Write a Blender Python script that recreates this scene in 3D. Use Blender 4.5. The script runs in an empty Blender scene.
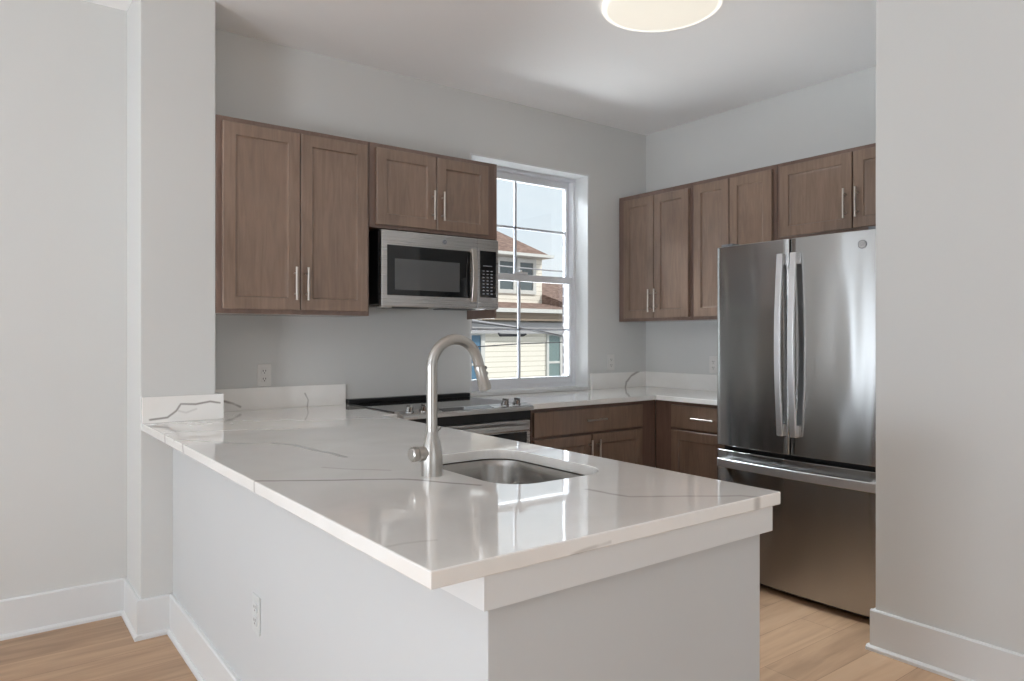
import bpy, bmesh, math, random
from mathutils import Vector, Matrix
random.seed(7)
S = bpy.context.scene
COL = S.collection
R = math.radians

def lin(r, g, b):
    f = lambda c: (c/255)/12.92 if c/255 <= .04045 else ((c/255+.055)/1.055)**2.4
    return (f(r), f(g), f(b), 1)

# ------------------------------------------------------------------ camera
H = 1.281
cam = bpy.data.cameras.new('camera'); camo = bpy.data.objects.new('camera', cam); COL.objects.link(camo)
cam.sensor_width = 36; cam.lens = 711/1024*36; cam.shift_y = -3.3/1024; cam.clip_start = .02; cam.clip_end = 300
camo.location = (0, 0, H); camo.rotation_euler = (R(90), 0, R(-36.9))
S.camera = camo
S.view_settings.view_transform = 'Standard'; S.view_settings.look = 'None'
S.cycles.diffuse_bounces = 10; S.cycles.max_bounces = 14
S.view_settings.exposure = 0.34; S.view_settings.gamma = 1; S.view_settings.use_curve_mapping = False

# ------------------------------------------------------------------ world, sun, window and fill light
W = bpy.data.worlds.new('world'); S.world = W; W.use_nodes = True
nt = W.node_tree; nt.nodes.clear()
out = nt.nodes.new('ShaderNodeOutputWorld'); bg = nt.nodes.new('ShaderNodeBackground')
tc = nt.nodes.new('ShaderNodeTexCoord'); no = nt.nodes.new('ShaderNodeTexNoise'); cr = nt.nodes.new('ShaderNodeValToRGB')
mp = nt.nodes.new('ShaderNodeMapping'); mp.inputs['Scale'].default_value = (1, 1, 3)
no.inputs['Scale'].default_value = 2.5; no.inputs['Detail'].default_value = 5
cr.color_ramp.elements[0].position = .35; cr.color_ramp.elements[0].color = lin(224, 235, 243)
cr.color_ramp.elements[1].position = .62; cr.color_ramp.elements[1].color = lin(246, 249, 251)
nt.links.new(tc.outputs['Generated'], mp.inputs[0]); nt.links.new(mp.outputs[0], no.inputs['Vector'])
nt.links.new(no.outputs['Fac'], cr.inputs[0]); nt.links.new(cr.outputs[0], bg.inputs[0]); nt.links.new(bg.outputs[0], out.inputs[0])
bg.inputs[1].default_value = .9

def area(name, loc, rot, sx, sy, power, color):
    l = bpy.data.lights.new(name, 'AREA'); l.shape = 'RECTANGLE'; l.size = sx; l.size_y = sy; l.energy = power; l.color = color
    o = bpy.data.objects.new(name, l); COL.objects.link(o); o.location = loc; o.rotation_euler = rot
    return o
sun = bpy.data.lights.new('sun', 'SUN'); sun.energy = 2.7; sun.angle = R(.6); sun.color = (1, .95, .87)
suno = bpy.data.objects.new('sun', sun); COL.objects.link(suno)
suno.rotation_euler = (R(48), 0, R(38))          # shines toward the far side, away from the room's windows
# added area lamps, tilted up, as daylight at the living-room windows (in the openings of wall_far_left and wall_rear)
XL = -3.6; YR = -3.4; YL = 3.72
area('window_daylight_side', (XL-.06, 2.80, .90), (R(116), 0, R(-90)), 1.0, .9, 20, (.84, .91, 1))
area('window_daylight_side_second', (XL-.06, .35, .90), (R(148), 0, R(-90)), 1.0, .9, 112, (.84, .91, 1))
area('window_daylight_left', (-2.8, YL+.06, 1.45), (R(-112), 0, R(12)), .8, 1.9, 20, (.84, .92, 1))
area('rear_fill_light', (-.2, YR-.06, .90), (R(118), 0, 0), 2.6, .9, 10, (.97, .98, 1))  # added fill from behind the camera, with an assumed rear window

# added fill lamps hidden outside the kitchen window, aimed in from below and above
area('kitchen_fill_low', (3.6, 5.6, -1.0), (R(-135), 0, R(-10)), 7.0, 2.8, 850, (.93, .97, 1))  # unseen lamp added to lift the ceiling
area('kitchen_fill_high', (2.93, 5.3, 3.9), (R(-45), 0, 0), 3.0, 1.4, 1100, (.88, .94, 1))  # unseen lamp added to brighten the kitchen

# ------------------------------------------------------------------ materials
def mat(name, base=(.5, .5, .5, 1), rough=.5, metal=0, spec=.5, coat=0):
    m = bpy.data.materials.new(name); m.use_nodes = True
    b = m.node_tree.nodes['Principled BSDF']
    b.inputs['Base Color'].default_value = base; b.inputs['Roughness'].default_value = rough
    b.inputs['Metallic'].default_value = metal; b.inputs['Specular IOR Level'].default_value = spec
    b.inputs['Coat Weight'].default_value = coat; b.inputs['Coat Roughness'].default_value = .12
    return m
def noise(m, scale, mapping=(1, 1, 1), detail=4, dist=0):
    t = m.node_tree; tc = t.nodes.new('ShaderNodeTexCoord'); mp = t.nodes.new('ShaderNodeMapping'); n = t.nodes.new('ShaderNodeTexNoise')
    mp.inputs['Scale'].default_value = mapping; n.inputs['Scale'].default_value = scale; n.inputs['Detail'].default_value = detail
    n.inputs['Distortion'].default_value = dist
    t.links.new(tc.outputs['Object'], mp.inputs[0]); t.links.new(mp.outputs[0], n.inputs['Vector'])
    return n
def ramp(m, src, stops):
    t = m.node_tree; r = t.nodes.new('ShaderNodeValToRGB'); e = r.color_ramp.elements
    while len(e) < len(stops): e.new(.5)
    for i, (p, c) in enumerate(stops): e[i].position = p; e[i].color = c
    t.links.new(src, r.inputs[0]); return r
def bump(m, src, strength, dist=.01):
    t = m.node_tree; b = t.nodes.new('ShaderNodeBump'); b.inputs['Strength'].default_value = strength; b.inputs['Distance'].default_value = dist
    t.links.new(src, b.inputs['Height']); t.links.new(b.outputs[0], t.nodes['Principled BSDF'].inputs['Normal'])
def paint(name, c, rough=.6):
    m = mat(name, c, rough, spec=.3)
    n = noise(m, 160, detail=2); bump(m, n.outputs['Fac'], .05, .002)
    n2 = noise(m, 1.2, detail=2)
    a = tuple(x*.975 for x in c[:3])+(1,)
    r = ramp(m, n2.outputs['Fac'], [(.35, a), (.65, c)])
    m.node_tree.links.new(r.outputs[0], m.node_tree.nodes['Principled BSDF'].inputs['Base Color'])
    return m
def wood(name, dark, light, rough=.42, coat=.25):
    m = mat(name, light, rough, coat=coat)
    n = noise(m, 3.2, (14, 14, 1.4), 7, 1.0)
    n2 = noise(m, 5, (1, 1, .45), 3, .5)
    t = m.node_tree; mx = t.nodes.new('ShaderNodeMath'); mx.operation = 'MULTIPLY_ADD'; mx.inputs[1].default_value = .5
    t.links.new(n.outputs['Fac'], mx.inputs[0])
    hm = t.nodes.new('ShaderNodeMath'); hm.operation = 'MULTIPLY'; hm.inputs[1].default_value = .5
    t.links.new(n2.outputs['Fac'], hm.inputs[0]); t.links.new(hm.outputs[0], mx.inputs[2])
    r = ramp(m, mx.outputs[0], [(.33, dark), (.66, light)])
    t.links.new(r.outputs[0], t.nodes['Principled BSDF'].inputs['Base Color'])
    bump(m, n.outputs['Fac'], .06, .002)
    return m
def steel(name, c=(.56, .55, .54, 1), rough=.26, along='z', amt=.08):
    m = mat(name, c, rough, 1)
    sc = {'z': (220, 220, 1.2), 'h': (1.2, 1.2, 220)}[along]
    n = noise(m, 1.5, sc, 3)
    t = m.node_tree; mr = t.nodes.new('ShaderNodeMapRange'); mr.inputs['To Min'].default_value = rough-amt*.5; mr.inputs['To Max'].default_value = rough+amt*.5
    t.links.new(n.outputs['Fac'], mr.inputs[0]); t.links.new(mr.outputs[0], t.nodes['Principled BSDF'].inputs['Roughness'])
    bump(m, n.outputs['Fac'], .02, .001)
    return m

M = {}
M['wall'] = paint('wall_paint', lin(214, 215, 213))
M['white'] = paint('trim_paint', lin(224, 226, 226), .4)
M['ceiling'] = paint('ceiling_paint', lin(251, 251, 251), .8)
M['pen'] = paint('half_wall_paint', lin(206, 209, 210), .5)
M['painted_plate'] = mat('painted_plate', lin(206, 210, 210), .4)
M['wood'] = wood('stained_maple', lin(116, 94, 78), lin(142, 118, 101), .34, .9)
M['wood_frame'] = wood('stained_maple_frame', lin(100, 77, 65), lin(124, 99, 86), .34, .9)
M['dark'] = mat('black_gap', lin(22, 22, 24), .6)
M['steel'] = steel('brushed_steel')
M['steel_h'] = steel('brushed_steel_level', rough=.28, along='h')
M['fridge'] = steel('fridge_steel', (.46, .46, .455, 1), .20, 'z', .012)
M['sink_steel'] = steel('sink_steel', (.33, .32, .305, 1), .24)
b = M['fridge'].node_tree.nodes['Principled BSDF']; b.inputs['Anisotropic'].default_value = .95; b.inputs['Anisotropic Rotation'].default_value = .25
fw = noise(M['fridge'], 5, (1, 1.6, .3), 0)
ft = M['fridge'].node_tree; fb_ = ft.nodes.new('ShaderNodeBump'); fb_.inputs['Strength'].default_value = .45; fb_.inputs['Distance'].default_value = .012
ft.links.new(fw.outputs['Fac'], fb_.inputs['Height']); ft.links.new(fb_.outputs[0], b.inputs['Normal'])
tg = M['fridge'].node_tree.nodes.new('ShaderNodeTangent'); tg.direction_type = 'RADIAL'; tg.axis = 'Z'; M['fridge'].node_tree.links.new(tg.outputs[0], b.inputs['Tangent'])
M['nickel'] = steel('brushed_nickel', (.46, .445, .42, 1), .3, 'h', .05)
M['chrome'] = mat('dark_chrome', (.42, .42, .42, 1), .15, 1)
M['handle'] = mat('pale_nickel_bar', (.60, .55, .50, 1), .3, 1)
M['fhandle'] = mat('satin_steel_handle', (.86, .87, .89, 1), .38, 1)
M['glass_black'] = mat('black_glass', lin(16, 17, 19), .05, spec=.6)
M['glass_grey'] = mat('grey_screen_glass', lin(86, 87, 88), .12, spec=.6)
M['black'] = mat('black_enamel', lin(14, 14, 16), .35)
M['grey_plastic'] = mat('grey_plastic', lin(120, 122, 126), .5)
M['plate'] = mat('white_plastic', lin(224, 223, 220), .35)
M['slot'] = mat('socket_slot', lin(60, 58, 56), .6)
M['vinyl'] = mat('white_vinyl', lin(226, 228, 232), .4)
M['muntin'] = mat('grey_white_vinyl', lin(196, 200, 208), .4)
M['key'] = mat('keypad_print', lin(170, 175, 185), .4)
# kitchen ceiling lamp: it gives light
m = M['lamp'] = mat('lamp_diffuser', lin(240, 236, 226), .5)
b = m.node_tree.nodes['Principled BSDF']; b.inputs['Emission Color'].default_value = lin(255, 246, 228); b.inputs['Emission Strength'].default_value = .36
m = M['lamp_rim'] = mat('lamp_rim', lin(250, 248, 242), .35)
b = m.node_tree.nodes['Principled BSDF']; b.inputs['Emission Color'].default_value = lin(255, 248, 235); b.inputs['Emission Strength'].default_value = .6
# glass
m = bpy.data.materials.new('window_glass'); m.use_nodes = True; t = m.node_tree; t.nodes.clear()
o_ = t.nodes.new('ShaderNodeOutputMaterial'); mx = t.nodes.new('ShaderNodeMixShader'); tr = t.nodes.new('ShaderNodeBsdfTransparent'); gl = t.nodes.new('ShaderNodeBsdfGlossy')
fr = t.nodes.new('ShaderNodeFresnel'); fr.inputs[0].default_value = 1.35; gl.inputs['Roughness'].default_value = 0.02
tr.inputs[0].default_value = (.97, .98, .98, 1)
t.links.new(fr.outputs[0], mx.inputs[0]); t.links.new(tr.outputs[0], mx.inputs[1]); t.links.new(gl.outputs[0], mx.inputs[2]); t.links.new(mx.outputs[0], o_.inputs[0])
M['glass'] = m

# oak floor planks, long side along x
m = M['floor'] = mat('oak_planks', lin(200, 170, 145), .42, spec=.4)
t = m.node_tree; tcn = t.nodes.new('ShaderNodeTexCoord'); br = t.nodes.new('ShaderNodeTexBrick')
br.inputs['Scale'].default_value = 1; br.inputs['Brick Width'].default_value = 1.5; br.inputs['Row Height'].default_value = .18
br.inputs['Mortar Size'].default_value = .0012; br.inputs['Bias'].default_value = 0; br.offset = .37
br.inputs['Color1'].default_value = (.35, .35, .35, 1); br.inputs['Color2'].default_value = (.65, .65, .65, 1); br.inputs['Mortar'].default_value = (.1, .1, .1, 1)
t.links.new(tcn.outputs['Object'], br.inputs['Vector'])
n = noise(m, 2.2, (1, 9, 1), 6, .8)
ad = t.nodes.new('ShaderNodeMath'); ad.operation = 'MULTIPLY_ADD'; ad.inputs[1].default_value = .3
sp = t.nodes.new('ShaderNodeMath'); sp.operation = 'MULTIPLY'; sp.inputs[1].default_value = .38
t.links.new(br.outputs['Color'], sp.inputs[0]); t.links.new(n.outputs['Fac'], ad.inputs[0]); t.links.new(sp.outputs[0], ad.inputs[2])
r_ = ramp(m, ad.outputs[0], [(.12, lin(120, 95, 75)), (.36, lin(190, 157, 126)), (.68, lin(219, 192, 164))])
t.links.new(r_.outputs[0], t.nodes['Principled BSDF'].inputs['Base Color'])

# white quartz with thin grey veins; each vein is a run of segments inside the stone
VEINS = [
 (.004, .6, [(.565, 2.75, .914), (.638, 2.649, .914), (.723, 2.527, .914), (.81, 2.476, .914), (.857, 2.383, .914), (.876, 2.235, .914), (.892, 2.148, .914), (.901, 2.047, .914)]),
 (.0035, .6, [(.567, 1.843, .884), (.567, 1.843, .914), (.659, 1.782, .914), (.764, 1.711, .914), (.873, 1.646, .914), (.908, 1.603, .914), (.95, 1.525, .914), (.996, 1.46, .914)]),
 (.003, .4, [(.578, 3.008, .914), (.69, 2.942, .914), (.864, 2.886, .914), (1.029, 2.782, .914)]),
 (.003, .25, [(.78, 1.92, .914), (.84, 1.84, .914), (.91, 1.774, .914)]),
 (.0022, .75, [(.585, 3.348, .929), (.655, 3.348, .934), (.691, 3.348, .96), (.711, 3.348, .99), (.768, 3.348, .986), (.827, 3.348, .994), (.87, 3.348, .986)]),
 (.0022, .2, [(.70, 3.348, .96), (.73, 3.348, .95), (.77, 3.348, .965)]),
 (.003, .7, [(.89, 3.648, .985), (.97, 3.648, .965), (1.008, 3.648, .953), (1.046, 3.648, .934)]),
 (.002, .5, [(1.373, 3.648, .985), (1.389, 3.648, .95), (1.384, 3.648, .914)]),
 (.0025, .18, [(.573, 1.132, .914), (.6, 1.131, .914), (.66, 1.115, .914)]),
 (.0035, .38, [(1.173, 1.262, .914), (1.183, 1.193, .914), (1.198, 1.147, .914), (1.292, 1.077, .914), (1.368, 1.023, .914), (1.411, 1.0, .914), (1.426, .967, .914)]),
 (.006, .5, [(1.428, .967, .906), (1.428, .967, .890)]),
 (.002, .35, [(.86, .967, .886), (.907, .967, .889), (.96, .967, .892)]),
 (.004, .6, [(3.771, 3.648, .919), (3.781, 3.648, .955), (3.833, 3.648, .997), (3.918, 3.648, 1.031)]),
 (.005, .5, [(.562, 2.90, .914), (.562, 2.89, .884)]), (.006, .5, [(.562, 2.62, .914), (.562, 2.60, .884)]),
 (.003, .4, [(2.6, 3.3, .914), (2.9, 3.2, .914), (3.3, 3.35, .914)]),
]
m = M['quartz'] = mat('white_veined_quartz', lin(214, 211, 206), .06, spec=.6, coat=.7)
m.node_tree.nodes['Principled BSDF'].inputs['Coat Roughness'].default_value = .02; m.node_tree.nodes['Principled BSDF'].inputs['Coat IOR'].default_value = 1.6
t = m.node_tree; geo = t.nodes.new('ShaderNodeTexCoord')
nz = noise(m, 9, detail=3); sub = t.nodes.new('ShaderNodeVectorMath'); sub.operation = 'SUBTRACT'; sub.inputs[1].default_value = (.5, .5, .5)
sc_ = t.nodes.new('ShaderNodeVectorMath'); sc_.operation = 'MULTIPLY'; sc_.inputs[1].default_value = (.022, .022, .004)
t.links.new(nz.outputs['Color'], sub.inputs[0]); t.links.new(sub.outputs[0], sc_.inputs[0])
ps = t.nodes.new('ShaderNodeVectorMath'); ps.operation = 'ADD'
t.links.new(geo.outputs['Object'], ps.inputs[0]); t.links.new(sc_.outputs[0], ps.inputs[1])
def vm(op, a, b=None, scale=None):
    n = t.nodes.new('ShaderNodeVectorMath'); n.operation = op
    for i, q in enumerate((a, b)):
        if q is None: continue
        if isinstance(q, tuple): n.inputs[i].default_value = q
        else: t.links.new(q, n.inputs[i])
    if scale is not None: t.links.new(scale, n.inputs['Scale'])
    return n.outputs['Value'] if op in ('DOT_PRODUCT', 'LENGTH', 'DISTANCE') else n.outputs['Vector']
def ma(op, a, b=None, c=None, clamp=False):
    n = t.nodes.new('ShaderNodeMath'); n.operation = op; n.use_clamp = clamp
    for i, q in enumerate((a, b, c)):
        if q is None: continue
        if isinstance(q, (int, float)): n.inputs[i].default_value = q
        else: t.links.new(q, n.inputs[i])
    return n.outputs[0]
total = None
for w_, st, pts in VEINS:
    dmin = None
    for a, b2 in zip(pts, pts[1:]):
        d = Vector(b2)-Vector(a); L2 = d.length_squared
        rel = vm('SUBTRACT', ps.outputs[0], tuple(a))
        tt = ma('DIVIDE', vm('DOT_PRODUCT', rel, tuple(d)), L2, clamp=True)
        n = t.nodes.new('ShaderNodeVectorMath'); n.operation = 'SCALE'; n.inputs[0].default_value = tuple(d); t.links.new(tt, n.inputs['Scale'])
        dd = vm('DISTANCE', rel, n.outputs['Vector'])
        dmin = dd if dmin is None else ma('MINIMUM', dmin, dd)
    mr = t.nodes.new('ShaderNodeMapRange'); mr.interpolation_type = 'SMOOTHSTEP'
    mr.inputs['From Min'].default_value = w_*.5; mr.inputs['From Max'].default_value = w_*3.2; mr.inputs['To Min'].default_value = st; mr.inputs['To Max'].default_value = 0
    t.links.new(dmin, mr.inputs[0])
    total = mr.outputs[0] if total is None else ma('MAXIMUM', total, mr.outputs[0])
soft = noise(m, 3, detail=6, dist=1.5)
rr = ramp(m, soft.outputs['Fac'], [(.3, lin(240, 239, 235)), (.7, lin(248, 247, 244))])
mixc = t.nodes.new('ShaderNodeMix'); mixc.data_type = 'RGBA'
t.links.new(total, mixc.inputs[0]); t.links.new(rr.outputs[0], mixc.inputs[6]); mixc.inputs[7].default_value = lin(120, 112, 104)
t.links.new(mixc.outputs[2], t.nodes['Principled BSDF'].inputs['Base Color'])

# outdoors
def stripes(name, ca, cb, period, rough=.7):
    m = mat(name, ca, rough); t = m.node_tree
    tcx = t.nodes.new('ShaderNodeTexCoord'); sx = t.nodes.new('ShaderNodeSeparateXYZ'); t.links.new(tcx.outputs['Object'], sx.inputs[0])
    f = t.nodes.new('ShaderNodeMath'); f.operation = 'MULTIPLY'; f.inputs[1].default_value = 1/period; t.links.new(sx.outputs[2], f.inputs[0])
    g = t.nodes.new('ShaderNodeMath'); g.operation = 'FRACT'; t.links.new(f.outputs[0], g.inputs[0])
    r = ramp(m, g.outputs[0], [(0, cb), (.10, cb), (.16, ca)])
    t.links.new(r.outputs[0], t.nodes['Principled BSDF'].inputs['Base Color'])
    bump(m, g.outputs[0], .6, .02)
    return m
M['siding'] = stripes('cream_siding', lin(240, 236, 226), lin(200, 194, 180), .13)
M['eave'] = stripes('tan_soffit', lin(142, 128, 114), lin(122, 110, 98), .08)
def shingle():
    m = mat('brown_shingles', lin(140, 100, 85), .9); t = m.node_tree
    n = noise(m, 7, (1, 1, 5), 4); r = ramp(m, n.outputs['Fac'], [(.3, lin(92, 74, 68)), (.5, lin(126, 103, 94)), (.72, lin(154, 132, 122))])
    t.links.new(r.outputs[0], t.nodes['Principled BSDF'].inputs['Base Color']); bump(m, n.outputs['Fac'], .5, .03)
    return m
M['shingle'] = shingle()
M['gutter'] = mat('white_gutter', lin(205, 206, 204), .5)
M['awning'] = mat('pale_grey_band', lin(168, 168, 172), .6)
M['teal'] = mat('curtained_pane', lin(118, 138, 138), .25)
M['blue'] = mat('blue_pane', lin(82, 118, 145), .2)
M['pane_dark'] = mat('dark_pane', lin(92, 102, 106), .15)
M['wire'] = mat('cable_black', lin(40, 40, 46), .6)
M['wire_light'] = mat('cable_grey', lin(150, 150, 155), .6)
m = M['brick'] = mat('dark_brick', lin(84, 76, 78), .9); t = m.node_tree
br = t.nodes.new('ShaderNodeTexBrick'); tcn = t.nodes.new('ShaderNodeTexCoord'); mpp = t.nodes.new('ShaderNodeMapping'); mpp.inputs['Rotation'].default_value = (R(90), 0, 0)
br.inputs['Scale'].default_value = 1; br.inputs['Brick Width'].default_value = .2; br.inputs['Row Height'].default_value = .072; br.inputs['Mortar Size'].default_value = .007
br.inputs['Color1'].default_value = lin(58, 50, 52); br.inputs['Color2'].default_value = lin(42, 36, 40); br.inputs['Mortar'].default_value = lin(120, 120, 120)
t.links.new(tcn.outputs['Object'], mpp.inputs[0]); t.links.new(mpp.outputs[0], br.inputs['Vector']); t.links.new(br.outputs['Color'], t.nodes['Principled BSDF'].inputs['Base Color'])
M['grass'] = mat('ground', lin(120, 118, 110), .9)

# ------------------------------------------------------------------ mesh helpers
def box(bm, x0, x1, y0, y1, z0, z1):
    x0, x1 = sorted((x0, x1)); y0, y1 = sorted((y0, y1)); z0, z1 = sorted((z0, z1))
    v = [bm.verts.new((x, y, z)) for x in (x0, x1) for y in (y0, y1) for z in (z0, z1)]
    for f in ((0, 1, 3, 2), (4, 6, 7, 5), (0, 4, 5, 1), (2, 3, 7, 6), (0, 2, 6, 4), (1, 5, 7, 3)): bm.faces.new([v[i] for i in f])
def tube(bm, p0, p1, r0, r1=None, n=20, cap=True):
    r1 = r0 if r1 is None else r1; p0 = Vector(p0); p1 = Vector(p1); d = (p1-p0).normalized()
    a = d.orthogonal().normalized(); b = d.cross(a)
    rings = [[bm.verts.new(p+(a*math.cos(2*math.pi*i/n)+b*math.sin(2*math.pi*i/n))*r) for i in range(n)] for p, r in ((p0, r0), (p1, r1))]
    for i in range(n): bm.faces.new((rings[0][i], rings[0][(i+1) % n], rings[1][(i+1) % n], rings[1][i]))
    if cap: bm.faces.new(rings[0][::-1]); bm.faces.new(rings[1])
def path_tube(bm, pts, radii, n=24):
    pts = [Vector(p) for p in pts]; prev = None; a = None
    for k, p in enumerate(pts):
        d = ((pts[min(k+1, len(pts)-1)])-(pts[max(k-1, 0)])).normalized()
        a = (d.orthogonal() if a is None else (a-d*a.dot(d))).normalized(); b = d.cross(a)
        ring = [bm.verts.new(p+(a*math.cos(2*math.pi*i/n)+b*math.sin(2*math.pi*i/n))*radii[k]) for i in range(n)]
        if prev:
            for i in range(n): bm.faces.new((prev[i], prev[(i+1) % n], ring[(i+1) % n], ring[i]))
        else: bm.faces.new(ring[::-1])
        prev = ring
    bm.faces.new(prev)
def lathe(bm, c, prof, n=40):      # prof: (radius, z) from bottom to top
    prev = None
    for r, z in prof:
        ring = [bm.verts.new((c[0]+r*math.cos(2*math.pi*i/n), c[1]+r*math.sin(2*math.pi*i/n), z)) for i in range(n)]
        if prev:
            for i in range(n): bm.faces.new((prev[i], prev[(i+1) % n], ring[(i+1) % n], ring[i]))
        else: bm.faces.new(ring[::-1])
        prev = ring
    bm.faces.new(prev)
def prism(bm, poly, z0, z1):       # plan polygon, extruded upward
    a = [bm.verts.new((x, y, z0)) for x, y in poly]; b = [bm.verts.new((x, y, z1)) for x, y in poly]
    bm.faces.new(a[::-1]); bm.faces.new(b)
    for i in range(len(poly)): j = (i+1) % len(poly); bm.faces.new((a[i], a[j], b[j], b[i]))
def extr(bm, poly, f0, f1):        # polygon of points p -> f0(p), f1(p)
    a = [bm.verts.new(f0(p)) for p in poly]; b = [bm.verts.new(f1(p)) for p in poly]
    bm.faces.new(a[::-1]); bm.faces.new(b)
    for i in range(len(poly)): j = (i+1) % len(poly); bm.faces.new((a[i], a[j], b[j], b[i]))
def slab(bm, outer, holes, z0, z1):
    edges = []
    for loop in [outer]+holes:
        vs = [bm.verts.new((x, y, z1)) for x, y in loop]
        edges += [bm.edges.new((vs[i], vs[(i+1) % len(vs)])) for i in range(len(vs))]
    g = bmesh.ops.triangle_fill(bm, use_beauty=True, edges=edges)
    fs = [f for f in g['geom'] if isinstance(f, bmesh.types.BMFace)]
    e = bmesh.ops.extrude_face_region(bm, geom=fs)
    bmesh.ops.translate(bm, vec=(0, 0, z0-z1), verts=[v for v in e['geom'] if isinstance(v, bmesh.types.BMVert)])
def rrect(x0, x1, y0, y1, r, n=8):
    P = []
    for cx, cy, a0 in ((x1-r, y1-r, 0), (x0+r, y1-r, 90), (x0+r, y0+r, 180), (x1-r, y0+r, 270)):
        for i in range(n+1): a = R(a0+90*i/n); P.append((cx+r*math.cos(a), cy+r*math.sin(a)))
    return P
def obj(name, bm, m, parent=None, bevel=0, smooth=False, seg=2, kind=None, label=None):
    bmesh.ops.recalc_face_normals(bm, faces=bm.faces)
    me = bpy.data.meshes.new(name); bm.to_mesh(me); bm.free(); o = bpy.data.objects.new(name, me); COL.objects.link(o)
    me.materials.append(M[m])
    if smooth:
        for p in me.polygons: p.use_smooth = True
        me.set_sharp_from_angle(angle=R(38))
    if bevel:
        b = o.modifiers.new('bevel', 'BEVEL'); b.width = bevel; b.segments = seg; b.limit_method = 'ANGLE'; b.angle_limit = R(40)
    if parent:
        o.parent = parent; o.matrix_parent_inverse = Matrix.Translation(-parent.location)
    if kind: o['kind'] = kind
    if label: o['label'] = label
    return o
def B(name, args, m, parent=None, bevel=0, **k):
    bm = bmesh.new()
    for a in (args if isinstance(args, list) else [args]): box(bm, *a)
    return obj(name, bm, m, parent, bevel, **k)
def thing(name, label, cat, loc, group=None, kind=None):
    o = bpy.data.objects.new(name, None); COL.objects.link(o); o.location = loc; o.empty_display_size = .05
    if kind: o['kind'] = kind
    else: o['label'] = label; o['category'] = cat
    if group: o['group'] = group
    return o
def face_map(face, plane):
    return {'y-': lambda a, d, z: (a, plane+d, z), 'x-': lambda a, d, z: (plane+d, a, z), 'x+': lambda a, d, z: (plane-d, a, z)}[face]
def fbox(bm, fm, a0, a1, d0, d1, z0, z1):
    p = fm(a0, d0, z0); q = fm(a1, d1, z1); box(bm, p[0], q[0], p[1], q[1], p[2], q[2])
def shaker(fm, a0, a1, z0, z1, m, parent, w=.056, name='door'):
    """framed door with a recessed centre panel; fm depth 0 = front, 0.02 = back"""
    bm = bmesh.new(); T = .02
    def ring(i, d): return [bm.verts.new(fm(a, d, z)) for a, z in ((a0+i, z0+i), (a1-i, z0+i), (a1-i, z1-i), (a0+i, z1-i))]
    rs = [ring(.0, T), ring(0, .003), ring(.003, 0), ring(w, 0), ring(w+.004, .008), ring(w+.012, .0095)]
    for r0, r1 in zip(rs, rs[1:]):
        for i in range(4): bm.faces.new((r0[i], r0[(i+1) % 4], r1[(i+1) % 4], r1[i]))
    bm.faces.new(rs[0]); bm.faces.new(rs[-1])
    return obj(name, bm, m, parent)
def drawer_front(fm, a0, a1, z0, z1, m, parent):
    bm = bmesh.new(); fbox(bm, fm, a0, a1, 0, .02, z0, z1)
    return obj('drawer', bm, m, parent, .003)
def bar_handle(fm, a, z, length, vertical, parent, standoff=.032):
    bm = bmesh.new(); h = length/2; q = h*.62
    P = (lambda s, d: fm(a, d, z+s)) if vertical else (lambda s, d: fm(a+s, d, z))
    tube(bm, P(-h, -standoff), P(h, -standoff), .0058)
    for s in (-q, q): tube(bm, P(s, 0), P(s, -standoff), .0045, n=12)
    return obj('handle', bm, 'handle', parent, .001, smooth=True)

# ------------------------------------------------------------------ room
YB = 3.67; XR = 4.012; ZC = 2.797; YP = 3.37; YL = 3.72; XP = 2.942
def struct(name, args, m, bevel=0): return B(name, args, m, None, bevel, kind='structure')
struct('floor', (XL-.2, 4.3, YR-.2, 4.0, -.1, 0), 'floor')
bm = bmesh.new(); LX, LY, LR = 2.475, 2.168, .265
box(bm, XL-.2, 4.3, YR-.2, 4.0, ZC, ZC+.12); obj('ceiling', bm, 'ceiling', kind='structure')
wx0, wx1, wz0, wz1 = 2.43, 3.43, .935, 2.42
struct('wall_back', [(.84, wx0, YB, 3.92, 0, ZC), (wx1, 4.3, YB, 3.92, 0, ZC), (wx0, wx1, YB, 3.92, 0, wz0-.02), (wx0, wx1, YB, 3.92, wz1, ZC)], 'wall')
struct('wall_left', [(XL-.2, -3.25, YL, 3.92, 0, ZC), (-2.35, .553, YL, 3.92, 0, ZC), (-3.25, -2.35, YL, 3.92, 0, .45), (-3.25, -2.35, YL, 3.92, 2.42, ZC)], 'wall')
struct('wall_stub', (.553, .857, YP, 3.92, 0, ZC), 'wall', .003)
struct('wall_right', (XR, XR+.2, 1.45, YB, 0, ZC), 'wall')
struct('wall_partition', (XP, 4.3, YR, 1.437, 0, ZC), 'wall', .004)
struct('wall_far_left', [(XL-.2, XL, YR, -.25, 0, ZC), (XL-.2, XL, .9, 2.25, 0, ZC), (XL-.2, XL, 3.35, YL, 0, ZC), (XL-.2, XL, -.25, .9, 0, .45), (XL-.2, XL, -.25, .9, 2.42, ZC), (XL-.2, XL, 2.25, 3.35, 0, .45), (XL-.2, XL, 2.25, 3.35, 2.42, ZC)], 'wall')
struct('wall_rear', [(XL-.2, -1.6, YR-.2, YR, 0, ZC), (1.2, 4.3, YR-.2, YR, 0, ZC), (-1.6, 1.2, YR-.2, YR, 0, .45), (-1.6, 1.2, YR-.2, YR, 2.42, ZC)], 'wall')
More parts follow.
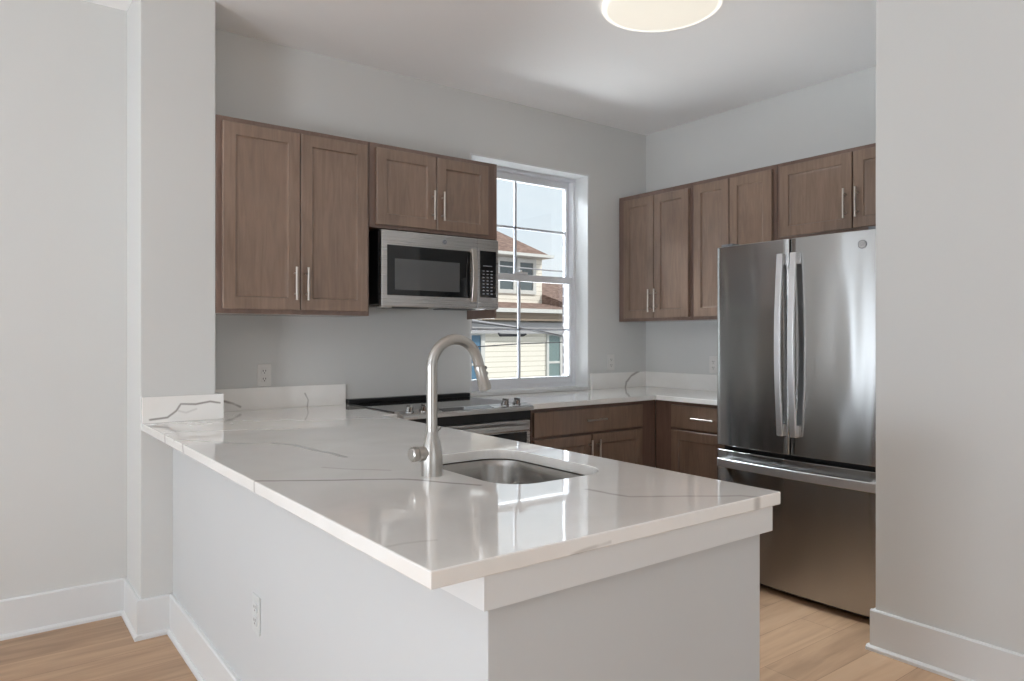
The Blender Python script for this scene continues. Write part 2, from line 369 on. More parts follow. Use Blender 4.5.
# baseboards: board with eased top and a shoe strip
def baseboard(name, x0, y0, x1, y1, nx, ny, h=.165, e0=0, e1=0):
    """board along (x0,y0)-(x1,y1), sticking out by (nx,ny)"""
    bm = bmesh.new(); t1, t2 = .015, .027
    L = math.hypot(x1-x0, y1-y0); ux, uy = (x1-x0)/L, (y1-y0)/L
    def strip(t, z0, z1, ch):
        a0, b0, a1, b1 = x0-ux*t*e0, y0-uy*t*e0, x1+ux*t*e1, y1+uy*t*e1
        prof = [(0, z0), (t, z0), (t, z1-ch), (t-ch, z1), (0, z1)]
        extr(bm, prof, lambda p: (a0+nx*p[0], b0+ny*p[0], p[1]), lambda p: (a1+nx*p[0], b1+ny*p[0], p[1]))
    strip(t1, 0, h, .005); strip(t2, 0, .02, .008)
    return obj(name, bm, 'white', kind='structure')
baseboard('baseboard_left', XL, YL, .553, YL, 0, -1)
baseboard('baseboard_stub_side', .553, YP, .553, YL, -1, 0, e0=1)
baseboard('baseboard_stub', .553, YP, .678, YP, 0, -1)
baseboard('baseboard_peninsula', .692, .99, .678, YP, -1, 0)
baseboard('baseboard_partition', XP, YR, XP, 1.437, -1, 0, e1=1)
baseboard('baseboard_partition_end', XP, 1.437, XP+.19, 1.437, 0, 1)
# half wall carrying the counter overhang, and the band under the slab
bm = bmesh.new(); prism(bm, [(.678, YP), (.692, .99), (1.475, .99), (1.475, 1.09), (.80, 1.09), (.80, YP)], 0, .8835); obj('wall_peninsula', bm, 'pen', bevel=.002, kind='structure')
struct('trim_1', [(.672, .688, .972, 1.6, .825, .8835), (.688, 1.498, .972, .99, .825, .8835), (1.475, 1.498, .99, 1.09, .825, .8835)], 'white')

# kitchen window
win = thing('window_1', None, None, (2.93, 3.8, wz0), kind='structure')
wf = bmesh.new()
box(wf, wx0, wx0+.030, 3.80, 3.90, wz0, wz1); box(wf, wx1-.030, wx1, 3.80, 3.90, wz0, wz1)
box(wf, wx0+.030, wx1-.030, 3.80, 3.90, wz0, wz0+.025); box(wf, wx0+.030, wx1-.030, 3.80, 3.90, wz1-.03, wz1)
obj('window_frame', wf, 'vinyl', win, .002)
def sash(y, z0, z1, name):
    x0, x1 = wx0+.0305, wx1-.0305; s = bmesh.new()
    box(s, x0, x0+.024, y-.018, y+.018, z0, z1); box(s, x1-.024, x1, y-.018, y+.018, z0, z1)
    box(s, x0+.024, x1-.024, y-.018, y+.018, z0, z0+.045); box(s, x0+.024, x1-.024, y-.018, y+.018, z1-.045, z1)
    so = obj(name, s, 'vinyl', win, .002)
    g = bmesh.new(); box(g, x0+.022, x1-.022, y-.002, y+.002, z0+.04, z1-.04); obj('pane', g, 'glass', so)
    zm = (z0+z1)/2; mb = bmesh.new(); box(mb, 2.921, 2.935, y-.009, y+.009, z0+.04, z1-.04); box(mb, x0+.025, x1-.025, y-.009, y+.009, zm-.007, zm+.007)
    obj('muntin', mb, 'muntin', so)
sash(3.865, 1.665, 2.389, 'upper_sash'); sash(3.822, .9605, 1.705, 'lower_sash')
bm = bmesh.new(); box(bm, 2.87, 2.98, 3.79, 3.815, 1.705, 1.72); tube(bm, (2.925, 3.80, 1.72), (2.925, 3.80, 1.735), .012); obj('sash_lock', bm, 'vinyl', win, .001)
# white reveal boards and sill in the opening
struct('trim_2', [(wx1-.012, wx1+.001, YB-.002, 3.80, wz0, wz1-.01), (wx0-.001, wx0+.012, YB-.002, 3.80, wz0, wz1-.01), (wx0-.001, wx1+.001, YB-.002, 3.80, wz1-.01, wz1+.001)], 'white')
struct('window_sill', (wx0+.0, wx1-.0, YB-.012, 3.80, wz0-.02, wz0), 'white', .003)
# unseen living-room windows holding the daylight lamps; the rear one is added for fill
def plain_window(name, fm, a0, a1, z0, z1):
    w = thing(name, None, None, fm(a0, 0, z0), kind='structure'); bm = bmesh.new()
    for a, b, c, d in ((a0, a0+.05, z0, z1), (a1-.05, a1, z0, z1), (a0, a1, z0, z0+.05), (a0, a1, z1-.05, z1), (a0, a1, (z0+z1)/2-.025, (z0+z1)/2+.025), ((a0+a1)/2-.03, (a0+a1)/2+.03, z0, z1)): fbox(bm, fm, a, b, .02, .05, c, d)
    obj('window_frame', bm, 'vinyl', w)
fmL = lambda a, d, z: (XL-d, a, z); fmB = lambda a, d, z: (a, YL+d, z); fmR = lambda a, d, z: (a, YR-d, z)
plain_window('window_2', fmL, 2.25, 3.35, .45, 2.42); plain_window('window_3', fmL, -.25, .9, .45, 2.42); plain_window('window_4', fmR, -1.6, 1.2, .45, 2.42); plain_window('window_5', fmB, -3.25, -2.35, .45, 2.42)

# ------------------------------------------------------------------ counters and backsplashes
sink_hole = rrect(1.035, 1.395, 1.395, 1.905, .10, 10)
bm = bmesh.new()
slab(bm, [(.5545, YP), (.567, .967), (1.525, .967), (1.525, 3.05), (1.605, 3.05), (1.605, YB), (.857, YB), (.857, YP)], [sink_hole], .884, .914)
ct = obj('peninsula_counter', bm, 'quartz', bevel=.0025)
ct['label'] = 'white veined quartz counter running over the half-wall peninsula, with the sink cut-out'; ct['category'] = 'counter'
bm = bmesh.new()
slab(bm, [(2.392, YB), (2.392, 3.05), (3.43, 3.05), (3.43, 2.405), (XR, 2.405), (XR, YB)], [], .884, .914)
ct = obj('corner_counter', bm, 'quartz', bevel=.0025)
ct['label'] = 'white quartz corner counter under the window, between range and refrigerator'; ct['category'] = 'counter'
def bs(label, boxes, group=None):
    o = B('backsplash', boxes, 'quartz', None, .0015); o['label'] = label; o['category'] = 'backsplash'
bs('short quartz backsplash with a dark vein on the end of the wall stub', [(.555, .887, YP-.022, YP, .914, 1.026), (.857, .887, YP, 3.642, .914, 1.026)])
bs('low quartz backsplash left of the range, below the leftmost outlet', (.887, 1.605, YB-.022, YB, .914, 1.026))
bs('low quartz backsplash right of the window, on the back wall', (3.445, XR, YB-.022, YB, .914, 1.026))
bs('low quartz backsplash on the right wall beside the refrigerator', (XR-.022, XR, 2.405, YB-.022, .914, 1.026))

# ------------------------------------------------------------------ upper cabinets
def wall_cab(label, fm, a0, a1, z0, z1, depth, doors, group, handles, panel=None):
    c = fm((a0+a1)/2, depth, z0); t = thing('wall_cabinet', label, 'cabinet', c, group)
    bm = bmesh.new(); fbox(bm, fm, a0, a1, .021, depth, z0, z1); fr = obj('body', bm, 'wood_frame', t, .002)
    for (d0, d1, e0, e1), h in zip(doors, handles):
        d = shaker(fm, d0, d1, e0, e1, 'wood', t)
        if h: bar_handle(fm, h[0], h[1], .158, True, d)
    if panel: B('side_panel', (panel-.004, panel+.007, YB-depth+.024, YB-.002, 1.39, z0), 'wood_frame', t, .001)
    return t
G1 = 'upper cabinets on the back wall'; G2 = 'upper cabinets on the right wall'
fy = face_map('y-', 3.345)
wall_cab('tall brown upper cabinet left of the microwave, two doors', fy, .857, 1.607, 1.39, 2.287, YB-3.345-.001,
         [(.882, 1.239, 1.411, 2.262), (1.243, 1.592, 1.411, 2.262)], G1, [(1.211, 1.537), (1.268, 1.537)])
wall_cab('short brown upper cabinet directly above the microwave', fy, 1.609, 2.417, 1.848, 2.287, YB-3.345-.001,
         [(1.642, 1.998, 1.866, 2.262), (2.002, 2.345, 1.866, 2.262)], G1, [(1.970, 1.993), (2.030, 1.993)], 2.410)
fx = face_map('x-', 3.70); dp = XR-3.70-.001
wall_cab('brown upper cabinet in the corner, nearest the window', fx, 2.998, 3.660, 1.392, 2.289, dp,
         [(3.318, 3.600, 1.413, 2.255), (3.018, 3.312, 1.413, 2.255)], G2, [(3.337, 1.532), (3.283, 1.532)])
wall_cab('brown upper cabinet between corner cabinet and refrigerator, its lower doors hidden', fx, 2.385, 2.996, 1.392, 2.289, dp,
         [(2.706, 2.974, 1.413, 2.262), (2.408, 2.700, 1.413, 2.262)], G2, [None, None])
wall_cab('short wide brown upper cabinet above the refrigerator', fx, 1.47, 2.383, 1.838, 2.289, dp,
         [(1.932, 2.358, 1.858, 2.265), (1.500, 1.926, 1.858, 2.265)], G2, [(1.962, 1.992), (1.898, 1.992)])

# ------------------------------------------------------------------ base cabinets
def base_cab(name, label, fm, a0, a1, depth, fronts, group=None, open_top=False):
    t = thing(name, label, 'cabinet', fm((a0+a1)/2, depth, 0), group)
    bm = bmesh.new()
    if open_top:
        fbox(bm, fm, a0, a0+.018, .021, depth, .1, .883); fbox(bm, fm, a1-.018, a1, .021, depth, .1, .883)
        fbox(bm, fm, a0+.018, a1-.018, .021, depth, .1, .118); fbox(bm, fm, a0+.018, a1-.018, depth-.01, depth, .118, .883)
        fbox(bm, fm, a0+.018, a1-.018, .021, .039, .80, .883)
    else: fbox(bm, fm, a0, a1, .021, depth, .1, .883)
    obj('body', bm, 'wood_frame', t, .002)
    bm = bmesh.new(); fbox(bm, fm, a0, a1, .08, depth, 0, .1); obj('toe_kick', bm, 'wood_frame', t)
    for kind, d0, d1, z0, z1, h in fronts:
        d = drawer_front(fm, d0, d1, z0, z1, 'wood', t) if kind == 'w' else shaker(fm, d0, d1, z0, z1, 'wood', t)
        if h: bar_handle(fm, h[0], h[1], .158, kind == 'd', d)
fb = face_map('y-', 3.07)
base_cab('base_cabinet', 'dark brown base cabinet under the window, wide drawer over two doors', fb, 2.452, 3.4705, YB-3.07-.001,
   [('w', 2.46, 3.33, .722, .862, (2.91, .796)), ('d', 2.46, 2.893, .13, .708, (2.87, .60)), ('d', 2.903, 3.33, .13, .708, (2.935, .60))])
fr_ = face_map('x-', 3.45)
base_cab('base_cabinet', 'dark brown base cabinet beside the refrigerator, one drawer over one door', fr_, 2.42, 3.0905, XR-3.45-.001,
   [('w', 2.44, 2.947, .722, .862, (2.69, .790)), ('d', 2.44, 2.947, .13, .708, (2.47, .60))])
fp = face_map('x+', 1.495)
base_cab('base_cabinet', 'brown sink base cabinet under the peninsula counter on the aisle side', fp, 1.20, 2.10, 1.495-.805,
   [('w', 1.22, 2.08, .722, .862, None), ('d', 1.22, 1.645, .13, .708, (1.61, .6)), ('d', 1.655, 2.08, .13, .708, (1.69, .6))], open_top=True)

# ------------------------------------------------------------------ sink and faucet
def bowl():
    bm = bmesh.new(); loops = []
    for off, z in ((-.006, .8835), (-.006, .8815), (.004, .8815), (.012, .86), (.016, .72), (.035, .69), (.08, .684)):
        P = rrect(1.035+off, 1.395-off, 1.395+off, 1.905-off, max(.1-off*.7, .03), 10)
        loops.append([bm.verts.new((x, y, z)) for x, y in P])
    for a, b in zip(loops[1:], loops[2:]):
        for i in range(len(a)): bm.faces.new((a[i], a[(i+1) % len(a)], b[(i+1) % len(a)], b[i]))
    for v in loops[0]: bm.verts.remove(v)
    bm.faces.new(loops[-1])
    return bm
t = thing('kitchen_sink', 'stainless undermount sink bowl set in the peninsula counter', 'sink', (1.215, 1.65, .684))
bo = obj('bowl', bowl(), 'sink_steel', t, smooth=True); sd = bo.modifiers.new('solid', 'SOLIDIFY'); sd.thickness = .0015; sd.offset = -1
bm = bmesh.new(); lathe(bm, (1.215, 1.65), [(.042, .6845), (.042, .688), (.034, .689), (.030, .686), (.012, .686)]); obj('drain', bm, 'chrome', t, smooth=True)

fx0, fy0 = .965, 1.64
t = thing('kitchen_faucet', 'brushed nickel gooseneck pull-down faucet behind the sink', 'faucet', (fx0, fy0, .914))
bm = bmesh.new(); lathe(bm, (fx0, fy0), [(.028, .914), (.028, .92), (.0285, .945), (.028, .965), (.0255, .988), (.0205, 1.008), (.0165, 1.024), (.0150, 1.03)], 48); obj('base', bm, 'nickel', t, smooth=True)
pts = [(fx0, fy0, 1.025), (fx0, fy0, 1.10), (fx0, fy0, 1.17)]; rc = .074; cx, cz = fx0+rc, 1.201
for i in range(0, 33):
    a = R(180-162*i/32); pts.append((cx+rc*math.cos(a), fy0, cz+rc*math.sin(a)))
ex, ez = pts[-1][0], pts[-1][2]; dx, dz = math.sin(R(18)), -math.cos(R(18))
pts.append((ex+dx*.022, fy0, ez+dz*.022))
bm = bmesh.new(); path_tube(bm, pts, [.0145]*len(pts)); obj('spout', bm, 'nickel', t, smooth=True)
q = lambda s, o=0: (ex+dx*s+dz*-o, fy0, ez+dz*s+dx*o)
bm = bmesh.new(); path_tube(bm, [q(.023), q(.026), q(.06), q(.088), q(.094)], [.0140, .0152, .016, .0182, .017]); hd = obj('spray_head', bm, 'nickel', t, smooth=True)
bm = bmesh.new(); tube(bm, q(.036, .012), q(.036, .021), .006, .005); tube(bm, q(.052, .012), q(.052, .0195), .006, .005); obj('spray_button', bm, 'grey_plastic', hd, smooth=True)
bm = bmesh.new(); path_tube(bm, [(fx0-.010, fy0, .974), (fx0-.042, fy0+.002, .974), (fx0-.044, fy0+.002, .974), (fx0-.046, fy0+.002, .974), (fx0-.058, fy0+.003, .974), (fx0-.062, fy0+.003, .974)], [.019, .019, .0165, .0195, .0195, .016])
lv = obj('handle', bm, 'nickel', t, smooth=True)
bm = bmesh.new(); path_tube(bm, [(fx0+.010, fy0+.004, 1.030), (fx0+.024, fy0+.008, 1.034), (fx0+.028, fy0+.008, 1.040)], [.006, .0055, .006], 12); obj('spout_clip', bm, 'nickel', t, smooth=True)

# ------------------------------------------------------------------ range
rx0, rx1 = 1.612, 2.384
t = thing('range', 'stainless slide-in electric range standing under the microwave', 'range', (2.0, 3.35, 0))
B('body', [(rx0, rx1, 3.045, 3.655, .03, .905)], 'black', t, .002)
B('cooktop', (rx0-.004, rx1+.004, 3.06, 3.66, .905, .920), 'glass_black', t, .003)
B('rear_vent', (rx0-.004, rx1+.012, 3.615, 3.665, .920, .942), 'black', t, .003)
bm = bmesh.new()
extr(bm, [(2.983, .890), (2.983, .906), (2.995, .914), (3.06, .927), (3.075, .921), (3.075, .890)], lambda p: (rx0-.010, p[0], p[1]), lambda p: (rx1+.006, p[0], p[1]))
cp = obj('control_panel', bm, 'steel_h', t, .0015)
tilt = math.atan2(.013, .065)
def on_panel(x, s, up): # s along slope from its front, up = height over it
    return (x, 2.995+s*math.cos(tilt)-up*math.sin(tilt), .914+s*math.sin(tilt)+up*math.cos(tilt))
bm = bmesh.new()
vs = [bm.verts.new(on_panel(x, s, u)) for u in (-.002, .0008) for x, s in ((1.83, .008), (2.14, .008), (2.14, .056), (1.83, .056))]
for f in ((0, 1, 2, 3), (4, 5, 6, 7), (0, 1, 5, 4), (1, 2, 6, 5), (2, 3, 7, 6), (3, 0, 4, 7)): bm.faces.new([vs[i] for i in f])
obj('touch_display', bm, 'glass_black', cp)
for x in (1.655, 1.732, 2.225, 2.302):
    bm = bmesh.new(); tube(bm, on_panel(x, .032, 0), on_panel(x, .032, .008), .024, .022); tube(bm, on_panel(x, .032, .008), on_panel(x, .032, .030), .019, .017)
    a = Vector(on_panel(x, .032, .030)); box(bm, a.x-.005, a.x+.005, a.y-.021, a.y+.021, a.z-.006, a.z+.008)
    obj('knob', bm, 'chrome', cp, .001, smooth=True)
B('vent_strip', (rx0+.004, rx1-.004, 3.005, 3.045, .842, .888), 'black', t)
od = B('oven_door', [(rx0+.004, rx1-.004, 3.005, 3.044, .22, .838)], 'steel_h', t, .004)
B('door_window', (rx0+.075, rx1-.075, 3.001, 3.006, .33, .70), 'glass_black', od, .001)
B('door_glass_band', (rx0+.03, rx1-.03, 3.0015, 3.006, .715, .775), 'glass_black', od, .001)
bm = bmesh.new(); box(bm, rx0+.045, rx1-.05, 2.950, 2.968, .787, .822)
for x in (rx0+.065, rx1-.07): box(bm, x-.012, x+.012, 2.962, 3.006, .79, .818)
obj('handle', bm, 'steel_h', od, .007, smooth=True)
B('storage_drawer', (rx0+.004, rx1-.004, 3.005, 3.044, .05, .212), 'steel_h', t, .004)
for x in (rx0+.04, rx1-.04):
    for y in (3.09, 3.6):
        bm = bmesh.new(); tube(bm, (x, y, 0), (x, y, .03), .016); obj('foot', bm, 'black', t)

# ------------------------------------------------------------------ microwave
mx0, mx1, my, mz0, mz1 = 1.660, 2.402, 3.330, 1.441, 1.838
t = thing('microwave', 'stainless over-the-range microwave hung below the short cabinet', 'microwave', (2.02, 3.5, mz0))
B('body', (mx0, mx1-.003, my+.035, YB-.001, mz0+.012, mz1+.005), 'black', t, .003)
sp_ = 2.258
dr = B('door', [(mx0, sp_-.002, my, my+.034, mz0, mz1)], 'steel_h', t, .004)
B('door_glass', (1.692, 2.205, my-.003, my+.004, 1.500, 1.762), 'glass_black', dr, .003)
B('viewing_screen', (1.735, 2.135, my-.0042, my-.002, 1.530, 1.692), 'glass_grey', dr, .0008)
bm = bmesh.new()
pts = [(2.218, my-.026-.014*math.sin(math.pi*i/16), 1.478+(1.775-1.478)*i/16) for i in range(17)]
for k in range(16):
    (x, y0_, z0_), (_, y1_, z1_) = pts[k], pts[k+1]
    vs = [bm.verts.new(p) for p in ((x-.016, y0_, z0_), (x+.016, y0_, z0_), (x+.016, y0_+.012, z0_), (x-.016, y0_+.012, z0_), (x-.016, y1_, z1_), (x+.016, y1_, z1_), (x+.016, y1_+.012, z1_), (x-.016, y1_+.012, z1_))]
    for f in ((0, 1, 5, 4), (1, 2, 6, 5), (2, 3, 7, 6), (3, 0, 4, 7)): bm.faces.new([vs[i] for i in f])
    if k == 0: bm.faces.new(vs[:4])
    if k == 15: bm.faces.new(vs[4:])
bmesh.ops.remove_doubles(bm, verts=bm.verts, dist=1e-5)
box(bm, 2.206, 2.230, my-.018, my+.001, 1.482, 1.502); box(bm, 2.206, 2.230, my-.018, my+.001, 1.752, 1.772)
obj('handle', bm, 'handle', dr, .003, smooth=True)
cpn = B('control_panel', (sp_, mx1, my, my+.034, mz0, mz1), 'steel_h', t, .004)
B('panel_glass', (sp_+.016, mx1-.018, my-.002, my+.004, 1.507, 1.772), 'glass_black', cpn, .001)
bm = bmesh.new()
for r in range(8):
    for c in range(3):
        x = sp_+.032+c*.028; z = 1.655-r*.0185
        box(bm, x, x+.013, my-.0030, my-.0018, z, z+.0045)
box(bm, sp_+.035, sp_+.098, my-.003, my-.0018, 1.685, 1.688)
obj('keypad_marks', bm, 'key', cpn)
def badge(parent, c, r, fm, m1, m2):   # round monogram badge: disc, ring and script letters
    bm = bmesh.new(); n = 32
    def disc(rr, d0, d1, ri=None):
        o1 = [fm(c[0]+rr*math.cos(2*math.pi*i/n), d0, c[1]+rr*math.sin(2*math.pi*i/n)) for i in range(n)]
        o2 = [fm(c[0]+rr*math.cos(2*math.pi*i/n), d1, c[1]+rr*math.sin(2*math.pi*i/n)) for i in range(n)]
        a = [bm.verts.new(p) for p in o1]; b = [bm.verts.new(p) for p in o2]
        if ri is None: bm.faces.new(a); bm.faces.new(b)
        else:
            c1 = [bm.verts.new(fm(c[0]+ri*math.cos(2*math.pi*i/n), d0, c[1]+ri*math.sin(2*math.pi*i/n))) for i in range(n)]
            for i in range(n): bm.faces.new((a[i], a[(i+1) % n], c1[(i+1) % n], c1[i]))
        for i in range(n): bm.faces.new((a[i], a[(i+1) % n], b[(i+1) % n], b[i]))
    disc(r, -.002, .001); ob = obj('badge', bm, m1, parent)
    bm = bmesh.new(); disc(r*.97, -.003, -.002, r*.84)
    cu = bpy.data.curves.new('t', 'FONT'); cu.body = 'GE'; cu.size = r*1.05; cu.align_x = 'CENTER'; cu.align_y = 'CENTER'; cu.shear = .3; cu.extrude = .0004; cu.resolution_u = 2
    to = bpy.data.objects.new('t', cu); COL.objects.link(to); dg = bpy.context.evaluated_depsgraph_get(); me = bpy.data.meshes.new_from_object(to.evaluated_get(dg))
    k = len(bm.verts); bm.from_mesh(me); bm.verts.ensure_lookup_table()
    sg = 1 if fm(1, 0, 0)[0] == 1 or abs(fm(1, 0, 0)[0]-fm(0, 0, 0)[0]) > .5 else -1
    for v in bm.verts[k:]: v.co = Vector(fm(c[0]+sg*v.co.x, -.0028-v.co.z, c[1]+v.co.y))
    bpy.data.objects.remove(to); bpy.data.curves.remove(cu); bpy.data.meshes.remove(me)
    obj('monogram', bm, m2, ob)
badge(dr, (2.040, 1.801), .014, face_map('y-', my), 'grey_plastic', 'key')
un = B('underside_panel', (mx0+.03, mx1-.03, my+.05, YB-.03, mz0+.003, mz0+.013), 'steel', t)
for x0, x1 in ((mx0+.12, mx0+.33), (mx0+.45, mx0+.66)): B('grease_filter', (x0, x1, my+.09, my+.24, mz0-.001, mz0+.004), 'black', un)
for x in (mx0+.07, mx1-.07): B('cooktop_light', (x-.03, x+.03, my+.08, my+.13, mz0-.002, mz0+.004), 'plate', un)

# ------------------------------------------------------------------ refrigerator
ry0, ry1, rz1 = 1.490, 2.395, 1.760; rxf = 3.150; yc = (ry0+ry1)/2
t = thing('refrigerator', 'tall stainless french-door refrigerator with bottom freezer drawer', 'refrigerator', (3.6, yc, 0))
def fridge_x(y): return rxf+.022*((y-yc)/(ry1-yc))**2
def curved_front(ya, yb, za, zb, name):
    n = 14; back = rxf+.075; F = []
    rr = .010
    for i in range(n+1):
        y = ya+(yb-ya)*i/n; x = fridge_x(y)
        e = min(y-ya, yb-y)
        F.append((x, y))
    F[0] = (F[0][0]+rr, ya); F[-1] = (F[-1][0]+rr, yb)
    F.insert(1, (fridge_x(ya)+.003, ya+.003)); F.insert(2, (fridge_x(ya+.010), ya+.010))
    F.insert(len(F)-1, (fridge_x(yb-.010), yb-.010)); F.insert(len(F)-1, (fridge_x(yb)+.003, yb-.003))
    poly = F+[(back, yb), (back, ya)]
    bm = bmesh.new(); prism(bm, poly, za, zb)
    return obj(name, bm, 'fridge', t, .0025, smooth=True)
B('body', (rxf+.085, XR-.03, ry0+.006, ry1-.006, .03, 1.745), 'grey_plastic', t, .004)
B('gasket', (rxf+.072, rxf+.087, ry0+.015, ry1-.015, .06, 1.74), 'black', t)
ysp = 1.951
d1 = curved_front(ysp+.003, ry1, .708, rz1, 'door'); d2 = curved_front(ry0, ysp-.003, .708, rz1, 'door')
fd = curved_front(ry0, ry1, .038, .684, 'freezer_drawer')
def vhandle(parent, y):
    bm = bmesh.new(); n = 24; z0, z1 = .800, 1.688; hw = .016
    prev = None
    for i in range(n+1):
        s = i/n; z = z0+(z1-z0)*s; bow = .024*math.sin(math.pi*s); x = 3.118-bow; th = .014
        ring = [bm.verts.new(p) for p in ((x, y-hw, z), (x, y+hw, z), (x+th, y+hw, z), (x+th, y-hw, z))]
        if prev:
            for k in range(4): bm.faces.new((prev[k], prev[(k+1) % 4], ring[(k+1) % 4], ring[k]))
        else: bm.faces.new(ring)
        prev = ring
    bm.faces.new(prev)
    for za in (z0, z1-.055): box(bm, 3.130, rxf+.010, y-hw+.001, y+hw-.001, za, za+.055)
    return obj('handle', bm, 'fhandle', parent, .003, smooth=True)
vhandle(d1, 1.986); vhandle(d2, 1.915)
bm = bmesh.new(); n = 24; prev = None
for i in range(n+1):
    s = i/n; y = ry0+.022+(ry1-ry0-.062)*s; x = 3.122-.018*math.sin(math.pi*s)
    ring = [bm.verts.new(p) for p in ((x, y, .601), (x, y, .644), (x+.014, y, .644), (x+.014, y, .601))]
    if prev:
        for k in range(4): bm.faces.new((prev[k], prev[(k+1) % 4], ring[(k+1) % 4], ring[k]))
    else: bm.faces.new(ring)
    prev = ring
bm.faces.new(prev)
for y in (ry0+.022, ry1-.040-.05): box(bm, 3.134, rxf+.022, y, y+.05, .603, .642)
obj('handle', bm, 'fhandle', fd, .003, smooth=True)
fmb = lambda a, d, z: (fridge_x(1.60)-.0005+d, a, z)
badge(d2, (1.602, 1.697), .0195, fmb, 'steel', 'grey_plastic')
B('kick_grille', (rxf+.07, rxf+.10, ry0+.02, ry1-.02, .008, .043), 'black', t)
for y in (ry0+.06, ry1-.06):
    B('hinge_cover', (rxf+.03, rxf+.13, y-.035, y+.035, 1.7605, 1.775), 'grey_plastic', t, .003)
    for x in (3.30, 3.90):
        bm = bmesh.new(); tube(bm, (x, y, 0), (x, y, .03), .02); obj('foot', bm, 'black', t)

# ------------------------------------------------------------------ outlets
def outlet(label, fm, a, z, group='wall outlets', m='plate'):
    t = thing('wall_outlet', label, 'outlet', fm(a, 0, z), group)
    bm = bmesh.new(); fbox(bm, fm, a-.035, a+.035, -.005, 0, z-.058, z+.058); obj('cover_plate', bm, m, t, .002)
    for s in (-.020, .020):
        bm = bmesh.new(); fbox(bm, fm, a-.016, a+.016, -.008, -.004, z+s-.0145, z+s+.0145); so = obj('socket', bm, m, t, .003)
        bm = bmesh.new()
        for d in (-.0063, .0063): fbox(bm, fm, a+d-.0014, a+d+.0014, -.0084, -.0078, z+s-.001, z+s+.008)
        p = fm(a, -.0084, z+s-.0075); q2 = fm(a, -.0078, z+s-.0075); tube(bm, p, q2, .0028, n=10)
        obj('slot', bm, 'slot', so)
outlet('white outlet on the back wall left of the range', face_map('y-', YB), 1.169, 1.086)
outlet('white outlet on the back wall between window and corner', face_map('y-', YB), 3.643, 1.099)
outlet('white outlet on the right wall, half hidden by the refrigerator', face_map('x-', XR), 3.05, 1.092)
outlet('white outlet low on the painted left side of the peninsula', face_map('x-', .685), 2.215, .432, m='painted_plate')

# ------------------------------------------------------------------ ceiling lamp
t = thing('ceiling_light', 'round flush white ceiling light above the kitchen aisle', 'ceiling light', (LX, LY, ZC))
bm = bmesh.new(); lathe(bm, (LX, LY), [(LR*.93, 2.775), (LR, 2.776), (LR, 2.792), (LR*.95, 2.797), (LR*.9, 2.797)], 96); obj('rim', bm, 'lamp_rim', t, smooth=True)
bm = bmesh.new(); lathe(bm, (LX, LY), [(.02, 2.765), (LR*.5, 2.767), (LR*.8, 2.771), (LR*.94, 2.7755), (LR*.94, 2.778)], 96); obj('diffuser', bm, 'lamp', t, smooth=True)

# ------------------------------------------------------------------ outdoors
B('exterior_brick', [(wx1+.020, wx1+1.2, 3.925, 3.975, -3, 3.2), (-4, wx0-.008, 3.925, 3.975, -3, 3.2)], 'brick', kind='structure')
B('ground', (-30, 60, 4.5, 70, -3.1, -3.0), 'grass', kind='structure')
h = thing('neighbour_house', 'cream sided neighbouring house with brown shingled roofs seen through the window', 'house', (12, 17, -3))
B('upper_wall', (6.5, 13.10, 16.0, 22, 1.6, 3.60), 'siding', h)
bm = bmesh.new()   # hip roof over the upper storey
ev = [(6.1, 15.6, 3.60), (13.12, 15.6, 3.60), (13.12, 22.4, 3.60), (6.1, 22.4, 3.60)]; rg = [(9.3, 19, 5.75), (10.3, 19, 5.75)]
v = [bm.verts.new(p) for p in ev]+[bm.verts.new(p) for p in rg]
for f in ((0, 1, 5, 4), (1, 2, 5), (2, 3, 4, 5), (3, 0, 4), (3, 2, 1, 0)): bm.faces.new([v[i] for i in f])
obj('upper_roof', bm, 'shingle', h)
B('upper_gutter', [(6.05, 13.12, 15.54, 15.60, 3.54, 3.62), (13.12, 13.18, 15.54, 22.4, 3.54, 3.62), (6.1, 13.12, 15.6, 16, 3.53, 3.595)], 'gutter', h)
def hwin(x0, x1, z0, z1, y, m, tw=.09):
    f = B('window', [(x0-tw, x0, y-.05, y, z0-tw, z1+tw), (x1, x1+tw, y-.05, y, z0-tw, z1+tw), (x0, x1, y-.05, y, z1, z1+tw), (x0, x1, y-.05, y, z0-tw, z0), (x0, x1, y-.04, y, (z0+z1)/2-.03, (z0+z1)/2+.03)], 'gutter', h)
    B('pane', (x0, x1, y-.02, y-.01, z0, z1), m, f)
hwin(11.56, 12.03, 2.62, 3.40, 16.0, 'pane_dark', .11); hwin(12.27, 12.74, 2.62, 3.40, 16.0, 'pane_dark', .11)
B('lower_wall', (2, 20, 14.5, 22, -3, 1.75), 'siding', h)
bm = bmesh.new()   # skirt roof in front of the upper storey
extr(bm, [(14.15, 1.98), (16.05, 2.27), (16.05, 1.8), (14.15, 1.9)], lambda p: (1.6, p[0], p[1]), lambda p: (13.1, p[0], p[1]))
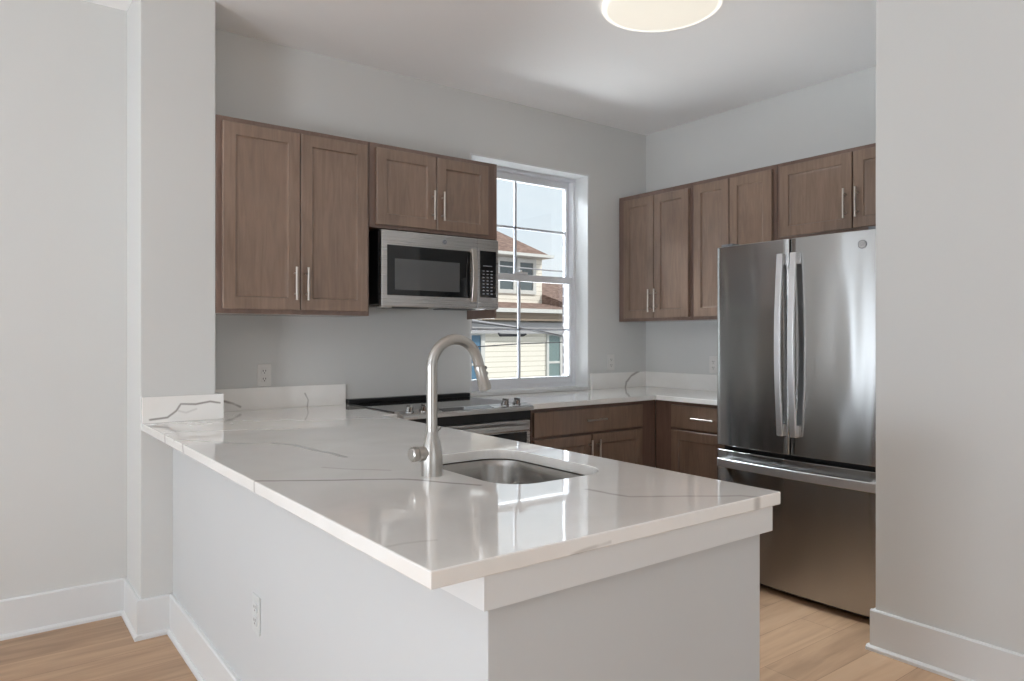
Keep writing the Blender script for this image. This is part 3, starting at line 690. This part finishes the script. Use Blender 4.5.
extr(bm, [(14.15, 1.98), (17.6, 3.02), (17.6, 1.8), (14.15, 1.9)], lambda p: (13.1, p[0], p[1]), lambda p: (20, p[0], p[1]))
obj('skirt_roof', bm, 'shingle', h)
B('lower_gutter', (1.6, 20, 14.02, 14.15, 1.90, 2.00), 'gutter', h)
B('soffit', (1.6, 20, 14.15, 14.5, 1.70, 1.895), 'eave', h)
B('fascia_band', (1.6, 20, 14.3, 14.5, 1.37, 1.66), 'awning', h)
hwin(12.08, 12.47, -.1, 1.33, 14.5, 'teal', .07); hwin(9.2, 9.90, -.1, 1.33, 14.5, 'blue', .12)
# overhead cables between the houses
def cable(label, pts, r, m='wire', group='overhead cables outside the window'):
    bm = bmesh.new(); P = []
    for (a, b) in zip(pts, pts[1:]):
        for i in range(8): P.append(Vector(a).lerp(Vector(b), i/8))
    P.append(Vector(pts[-1])); path_tube(bm, P, [r]*len(P), 8); o = obj('overhead_cable', bm, m)
    o['label'] = label; o['category'] = 'cable'; o['group'] = group
    return o
cable('thick pale overhead cable sagging across the lower sash', [(1.5, 9, 1.95), (5.96, 9, 1.54), (6.757, 9, 1.45), (7.8, 9, 1.30), (12, 9, .9)], .018, 'wire_light')
cable('thin dark overhead cable just under the thick pale one', [(1.5, 8.9, 1.75), (6.0, 8.9, 1.50), (7.121, 8.9, 1.40), (7.75, 8.9, 1.30), (12, 8.9, 1.0)], .009)
cable('upper thin cable crossing the bottom of the upper sash', [(1.5, 9.4, 2.45), (6.484, 9.4, 2.45), (7.9, 9.4, 2.43), (12, 9.4, 2.45)], .012, 'wire_light')
cable('lowest thin cable crossing in front of the cream siding', [(1.5, 9.2, 1.0), (6.18, 9.2, 1.13), (7.0, 9.2, 1.17), (12, 9.2, 1.3)], .009)
bm = bmesh.new(); path_tube(bm, [(6.56, 9.1, 1.345), (6.60, 9.1, 1.315), (6.70, 9.1, 1.315), (6.9, 9.1, 1.312), (7.05, 9.1, 1.315), (7.12, 9.1, 1.33)], [.012, .026, .024, .020, .026, .014], 10)
o = obj('cable_splice', bm, 'wire'); o['label'] = 'thick black cable splice hanging outside the lower window sash'; o['category'] = 'cable splice'
